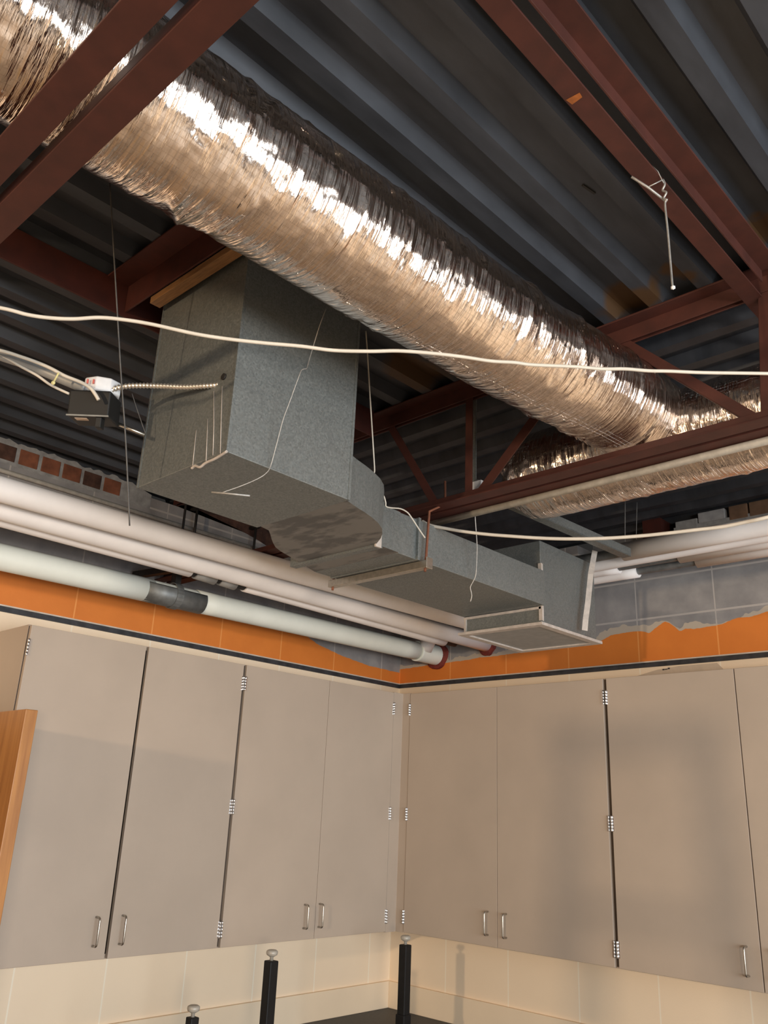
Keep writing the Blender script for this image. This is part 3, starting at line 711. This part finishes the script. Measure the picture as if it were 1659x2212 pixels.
# ------------------------------------------------------------------ pipes
def jog(x, y0, y1, z0, z1, n=14, amp=0.0):
    return [(x, y0+(y1-y0)*i/n, z0+(z1-z0)*i/n) for i in range(n+1)]
def pipe_y(label, segs, core, m):
    """segs: list of (x, y0, y1, z0, z1, r) jacket pieces; core pipe shows where the jacket is cut"""
    x, ya, yb, za, zb, rc = core
    t = thing('insulated_pipe', label, 'pipe', (x, ya, za), 'white insulated pipes on the left wall')
    b = BM(); tube(b, jog(x, ya, yb, za, zb), rc, 14); obj('pipe', b, 'iron', t, label='bare dark pipe')
    for (x, y0, y1, z0, z1, r) in segs:
        b = BM(); tube(b, jog(x, y0, y1, z0, z1), r, 24); obj('jacket', b, m, t, label='white jacket')
    return t
def zP1(y): return 2.820 + (2.788-2.820)*(-y/2.7)
p1 = pipe_y('lowest white insulated pipe on the left wall with a grey saddle', [(0.308, -6.0, -2.015, zP1(-6.0), zP1(-2.015), 0.053), (0.308, -1.775, -0.20, zP1(-1.775), zP1(-0.2), 0.053), (0.308, -0.20, 0.0, zP1(-0.2), zP1(0), 0.060)], (0.308, -6.0, 0.1, zP1(-6.0), zP1(0.1), 0.035), 'pipewrap2')
# curved saddle shield under the cut jacket
def saddle(parent, x, y0, y1, z, r):
    b = BM(); A = []
    for y in (y0, y1):
        A.append([b.verts.new((x+r*math.cos(-PI*0.97+k*PI*1.14/20), y, z+r*math.sin(-PI*0.97+k*PI*1.14/20))) for k in range(21)])
    for k in range(20):
        f = b.faces.new((A[0][k], A[0][k+1], A[1][k+1], A[1][k])); f.smooth = True
    o = obj('saddle', b, 'saddle', parent, label='grey metal saddle')
    md = o.modifiers.new('thick', 'SOLIDIFY'); md.thickness = 0.002
saddle(p1, 0.308, -2.05, -1.74, zP1(-1.9), 0.0545)
b = BM(); tube(b, jog(0.308, -2.015, -1.775, zP1(-2.015), zP1(-1.775)), 0.050, 20); obj('jacket', b, 'pipewrap2', p1)
# short riser joining the lowest pipe to the group above, near the corner
b = BM(); tube(b, [(0.34, -0.16, 2.83), (0.40, -0.16, 2.93), (0.42, -0.16, 2.99)], 0.045, 18); obj('branch', b, 'pipewrap', p1, label='short white branch')

p2 = pipe_y('front white insulated pipe of the left wall, thickest of the upper three', [(0.83, -6.0, 0.0, 2.846, 2.905, 0.044)], (0.83, -6.0, 0.1, 2.846, 2.905, 0.02), 'pipewrap')
p3 = pipe_y('middle white insulated pipe of the upper three ending in a red seal', [(0.685, -6.0, 0.0, 2.872, 2.852, 0.044)], (0.685, -6.0, 0.1, 2.872, 2.852, 0.02), 'pipewrap')
p4 = pipe_y('rear white insulated pipe of the upper three with a bare cut stretch', [(0.60, -6.0, -2.01, 2.862, 2.850, 0.034), (0.60, -1.72, -0.30, 2.848, 2.835, 0.034)], (0.60, -6.0, -0.20, 2.862, 2.835, 0.022), 'pipewrap')
for y0, y1 in ((-1.985, -1.88), (-1.855, -1.77)):
    b = BM(); tube(b, [(0.60, y0, 2.842), (0.60, y1, 2.838)], 0.028, 14); obj('bare_sleeve', b, 'gasket', p4, label='bare grey pipe stretch')
# hanger of the lowest pipe
hg = thing('pipe_hanger', 'black iron pipe hanger around the grey saddle on the left wall', 'hanger', (0.308, -1.89, 2.79))
b = BM(); A = []
for k in range(25):
    th = 2*PI*k/24
    A.append(Vector((0.308+0.058*math.cos(th), -1.89, zP1(-1.89)+0.058*math.sin(th))))
for a, c in zip(A, A[1:]): bar(b, a, c, 0.034, 0.004, (a+c)/2-Vector((0.308, -1.89, zP1(-1.89))))
obj('clevis_ring', b, 'saddle', hg)
b = BM(); box(b, 0.292, 0.330, -1.905, -1.875, zP1(-1.89)+0.055, 2.95); obj('strap', b, 'iron', hg)
b = BM(); bar(b, (0.30, -1.89, 2.93), (0.02, -1.94, 2.93), 0.03, 0.03); obj('wall_arm', b, 'iron', hg)
b = BM(); tube(b, [(0.31, -1.89, 2.95), (0.31, -1.89, 3.36)], 0.006, 8); obj('rod', b, 'iron', hg)
for i, (y, lab) in enumerate(((-1.655, 'thin black rod nearest the riser behind the white pipes'), (-1.27, 'thin black rod in front of the dark broken brickwork'), (-1.10, 'thin black rod closest to the room corner behind the pipes'))):
    b = BM(); tube(b, [(0.05, y, 3.12), (0.05, y, 3.36)], 0.007, 8); box(b, 0.02, 0.08, y-0.02, y+0.02, 3.10, 3.12)
    box(b, 0.0, 0.08, y-0.012, y+0.012, 3.345, 3.36)
    tag(obj('hanger_rod', b, 'iron'), lab, 'rod', 'hanger rods on the left wall')
# red sealant rings where pipes enter the right wall
def seal(x, z, r, label):
    b = BM(); n = 28; I = []; O = []; O2 = []
    for k in range(n):
        th = 2*PI*k/n
        ro = r*1.0+0.022+0.010*noise.noise(Vector((math.cos(th)*2, math.sin(th)*2, x*9)))
        I.append(b.verts.new((x+(r-0.004)*math.cos(th), -0.022, z+(r-0.004)*math.sin(th))))
        O.append(b.verts.new((x+ro*0.96*math.cos(th), -0.014, z+ro*0.96*math.sin(th))))
        O2.append(b.verts.new((x+ro*math.cos(th), 0.0, z+ro*math.sin(th))))
    for k in range(n):
        j = (k+1) % n
        b.faces.new((I[k], I[j], O[j], O[k])); b.faces.new((O[k], O[j], O2[j], O2[k]))
    tag(obj('firestop_ring', b, 'firestop'), label, 'sealant', 'red sealant rings round the pipes')
seal(0.308, 2.820, 0.060, 'dark red sealant ring around the lowest pipe at the corner')
seal(0.685, 2.852, 0.044, 'dark red sealant ring around the middle pipe beside the outlet box')

def pipe_x(label, segs, core):
    xa, xb, y, z, rc = core
    t = thing('insulated_pipe', label, 'pipe', (xa, y, z), 'white insulated pipes on the right wall')
    b = BM(); tube(b, [(xa+(xb-xa)*i/10, y, z) for i in range(11)], rc, 12); obj('pipe', b, 'saddle', t, label='bare grey pipe')
    for x0, x1, r in segs:
        b = BM(); tube(b, [(x0+(x1-x0)*i/10, y, z) for i in range(11)], r, 24); obj('jacket', b, 'pipewrap', t, label='white jacket')
pipe_x('topmost and thickest white insulated pipe on the right wall', [(1.865, 6.9, 0.042)], (1.20, 6.9, -0.565, 3.066, 0.022))
pipe_x('second white insulated pipe from the top on the right wall', [(0.95, 6.9, 0.034)], (0.9, 6.9, -0.455, 3.066, 0.02))
pipe_x('third white insulated pipe on the right wall with a cut bare stretch', [(0.95, 1.732, 0.034), (2.036, 6.9, 0.034)], (0.9, 6.9, -0.36, 3.068, 0.022))
pipe_x('lowest white insulated pipe on the right wall with a cut bare stretch', [(0.95, 1.775, 0.034), (2.070, 6.9, 0.034)], (0.9, 6.9, -0.25, 3.066, 0.022))
# ------------------------------------------------------------------ conduits, strut
b = BM(); tube(b, [(0.018, -6.0, 3.243), (0.018, -3.0, 3.243), (0.018, -0.98, 3.243)], 0.011, 12)
tag(obj('conduit', b, 'palesteel'), 'thin pale conduit along the left wall above the white pipes', 'conduit', 'thin conduits')
b = BM(); tube(b, [(1.66, -1.700, ZC-0.0125), (3.0, -1.700, ZC-0.0125), (6.5, -1.700, ZC-0.0125)], 0.012, 14)
tag(obj('conduit', b, 'palesteel'), 'pale metal conduit strapped along the underside of the far red joist', 'conduit', 'thin conduits')
st = thing('strut_channel', 'grey metal strut running from the far joist to the right-wall pipes', 'strut', (1.88, -1.2, 3.0))
b = BM()
SA, SB = Vector((1.868, -1.690, 3.018)), Vector((1.913, -0.63, 3.018))
dd = (SB-SA).normalized(); ss = dd.cross(Vector((0, 0, 1))).normalized()
bar(b, SA, SB, 0.042, 0.004); bar(b, SA+ss*0.019+Vector((0, 0, 0.018)), SB+ss*0.019+Vector((0, 0, 0.018)), 0.004, 0.036); bar(b, SA-ss*0.019+Vector((0, 0, 0.018)), SB-ss*0.019+Vector((0, 0, 0.018)), 0.004, 0.036)
obj('channel', b, 'galv', st)
b = BM(); box(b, 1.850, 1.880, -1.690, -1.686, 3.015, 3.40); obj('strap', b, 'galv', st)
b = BM(); box(b, 1.845, 1.905, -1.692, -1.65, 3.00, 3.05); obj('end_clip', b, 'whitelabel', st, 0.002, 'pale end clip')

# relay box on the left
jb = thing('relay_box', 'small black relay box with pale round junction box hanging left of the riser', 'electrical box', RELAY)
rx = Matrix.Translation(Vector(RELAY)) @ Matrix.Rotation(0.75, 4, 'Z') @ Matrix.Rotation(0.12, 4, 'X')
def obx(name, q, m, parent, bev=0.0, label=None):
    b = BM(); box(b, *q); bmesh.ops.transform(b, matrix=rx, verts=b.verts[:]); return obj(name, b, m, parent, bev, label)
cs = obx('case', (-0.055, 0.055, -0.045, 0.045, -0.040, 0.032), 'blackplastic', jb, 0.004)
obx('label_plate', (-0.040, -0.008, -0.028, -0.010, -0.0415, -0.040), 'label', cs, 0, 'small tan label')
obx('edge_lip', (-0.056, 0.056, -0.047, -0.044, -0.041, -0.037), 'saddle', cs)
obx('lever', (0.020, 0.036, -0.040, -0.012, -0.068, -0.040), 'blackplastic', cs, 0.002)
b = BM(); lathe(b, [(0.045, 0.0), (0.050, 0.004), (0.050, 0.036), (0.046, 0.040)], 8)
bmesh.ops.transform(b, matrix=rx @ Matrix.Translation((0.012, 0.005, 0.034)), verts=b.verts[:])
jn = obj('junction_box', b, 'whitelabel', jb, 0.002, 'pale octagonal junction box')
obx('print_mark', (-0.012, -0.008, -0.0480, -0.0440, 0.050, 0.062), 'redprint', jn)
obx('print_mark', (0.004, 0.008, -0.0480, -0.0440, 0.050, 0.062), 'redprint', jn)
b = BM()
pts = smooth(FLEXC, 26)
rad = [0.0085+0.0016*math.sin(i*PI/1.5) for i in range(len(pts))]
pp = []; LL = 0
rs_ = []
for i, p in enumerate(pts):
    if i: LL += (p-pts[i-1]).length
    rs_.append(0.0070+0.0012*math.sin(2*PI*LL/0.0100))
tube(b, pts, rs_, 12)
tag(obj('flexible_conduit', b, 'flexsteel'), 'ribbed flexible metal conduit from the relay box to the riser', 'conduit')
b = BM(); tube(b, smooth(TUBE, 6), 0.0135, 14)
tag(obj('conduit', b, 'gasket'), 'thick grey metal conduit entering the relay box from the left edge', 'conduit', 'thick conduit')
b = BM(); tube(b, ROD_SHORT, 0.005, 10)
tag(obj('conduit', b, 'steel'), 'short silver tube between the relay box and the galvanised riser', 'conduit', 'thin conduits')
def line(name, pts, r, m, label, cat, group=None, n=6):
    b = BM(); tube(b, smooth(pts, n), r, 8); return tag(obj(name, b, m), label, cat, group)
line('cable', CABLE_LONG, 0.0042, 'cable', 'long white cable sagging across the whole picture in front of the ducts', 'cable', 'loose white cables')
line('cable', CABLE_SHORT, 0.0058, 'cable', 'white cable hanging in an arc from the duct hanger towards the right edge', 'cable', 'loose white cables')
line('cable', CABLE_BOX, 0.0048, 'cable', 'cream cable lying on the thick conduit and bending into the relay box', 'cable', 'loose white cables')
line('cable', WIRE_BOX2, 0.0036, 'cable', 'thinner pale cable running below the thick conduit to the relay box', 'cable', 'loose white cables')
b = BM(); tube(b, ZIP, 0.0026, 6)
bmesh.ops.create_icosphere(b, subdivisions=1, radius=0.006, matrix=Matrix.Translation(Vector(ZIP[-1])))
tag(obj('cable_tie', b, 'zip'), 'yellow cable tie around the thick conduit on the left', 'cable tie')
G = 'loose ceiling hanger wires'
line('hanger_wire', W1, 0.0020, 'darkwire', 'dark straight wire hanging left of the riser down to the white pipes', 'wire', G)
line('hanger_wire', W2, 0.0011, 'darkwire', 'very thin dark wire beside the left edge of the riser', 'wire', G)
o = line('hanger_wire', W3, 0.0013, 'wire', 'kinked thin wire hanging in front of the riser with a crossbar at its end', 'wire', G, 4)
b = BM(); tube(b, W3ROD, 0.0027, 8); obj('crossbar', b, 'wire', o, label='pale crossbar')
line('hanger_wire', W4, 0.0024, 'cable', 'pale twisted wire hanging right of the riser over the offset fitting', 'wire', G, 4)
line('hanger_wire', W5, 0.0020, 'wire', 'bent wire hanging in front of the straight galvanised section', 'wire', G, 4)
o = line('hanger_wire', W6D, 0.0026, 'wire', 'twisted pale wire hanging from the pair of red angles at upper right', 'wire', G, 4)
b = BM(); tube(b, W6, 0.0012, 6); tube(b, W6B, 0.0016, 6); obj('tie_loop', b, 'wire', o)
b = BM(); tube(b, W6C, 0.0030, 8); obj('crossbar', b, 'wire', o, label='slanting crossbar')
b = BM(); bmesh.ops.create_icosphere(b, subdivisions=1, radius=0.0055, matrix=Matrix.Translation(Vector(W6D[-1]))); obj('tip', b, 'whitelabel', o, label='bright tip')
line('hanger_wire', WA, 0.0022, 'darkwire', 'dark wire behind the foil duct, left one above the right-wall pipes', 'wire', G)
line('hanger_wire', WB, 0.0018, 'darkwire', 'dark wire behind the foil duct, right one above the right-wall pipes', 'wire', G)
b = BM()
for a, c in zip(STRAP, STRAP[1:]): bar(b, a, c, 0.024, 0.002, (1, -1, 0))
tag(obj('hanger_strap', b, 'strapsteel'), 'flat metal strap hanging down at the right corner of the outlet box', 'strap')

# stepladder standing behind the viewer; its shadow falls on the right cabinets
ld = thing('stepladder', 'tall stepladder standing left of and behind the viewer', 'ladder', (2.50, -4.62, 0.0))
LX, LY, LT = 2.50, -4.62, 2.40
for s_ in (-1, 1):
    b = BM(); bar(b, (LX+s_*0.30, LY+0.42, 0.0), (LX+s_*0.135, LY+0.03, LT), 0.028, 0.075, (0, 1, 0.3)); obj('front_rail', b, 'alu', ld)
    b = BM(); bar(b, (LX+s_*0.27, LY-0.62, 0.0), (LX+s_*0.125, LY-0.04, LT-0.03), 0.024, 0.05, (0, 1, 0.3)); obj('rear_rail', b, 'alu', ld)
for k in range(1, 8):
    t_ = k*0.3/LT
    hw = 0.30-0.165*t_
    b = BM(); box(b, LX-hw, LX+hw, LY+0.42-0.39*t_-0.045, LY+0.42-0.39*t_+0.045, k*0.3-0.012, k*0.3+0.012); obj('step', b, 'alu', ld)
b = BM(); box(b, LX-0.16, LX+0.16, LY-0.10, LY+0.10, LT-0.02, LT+0.03); obj('top_cap', b, 'alu', ld, 0.005)
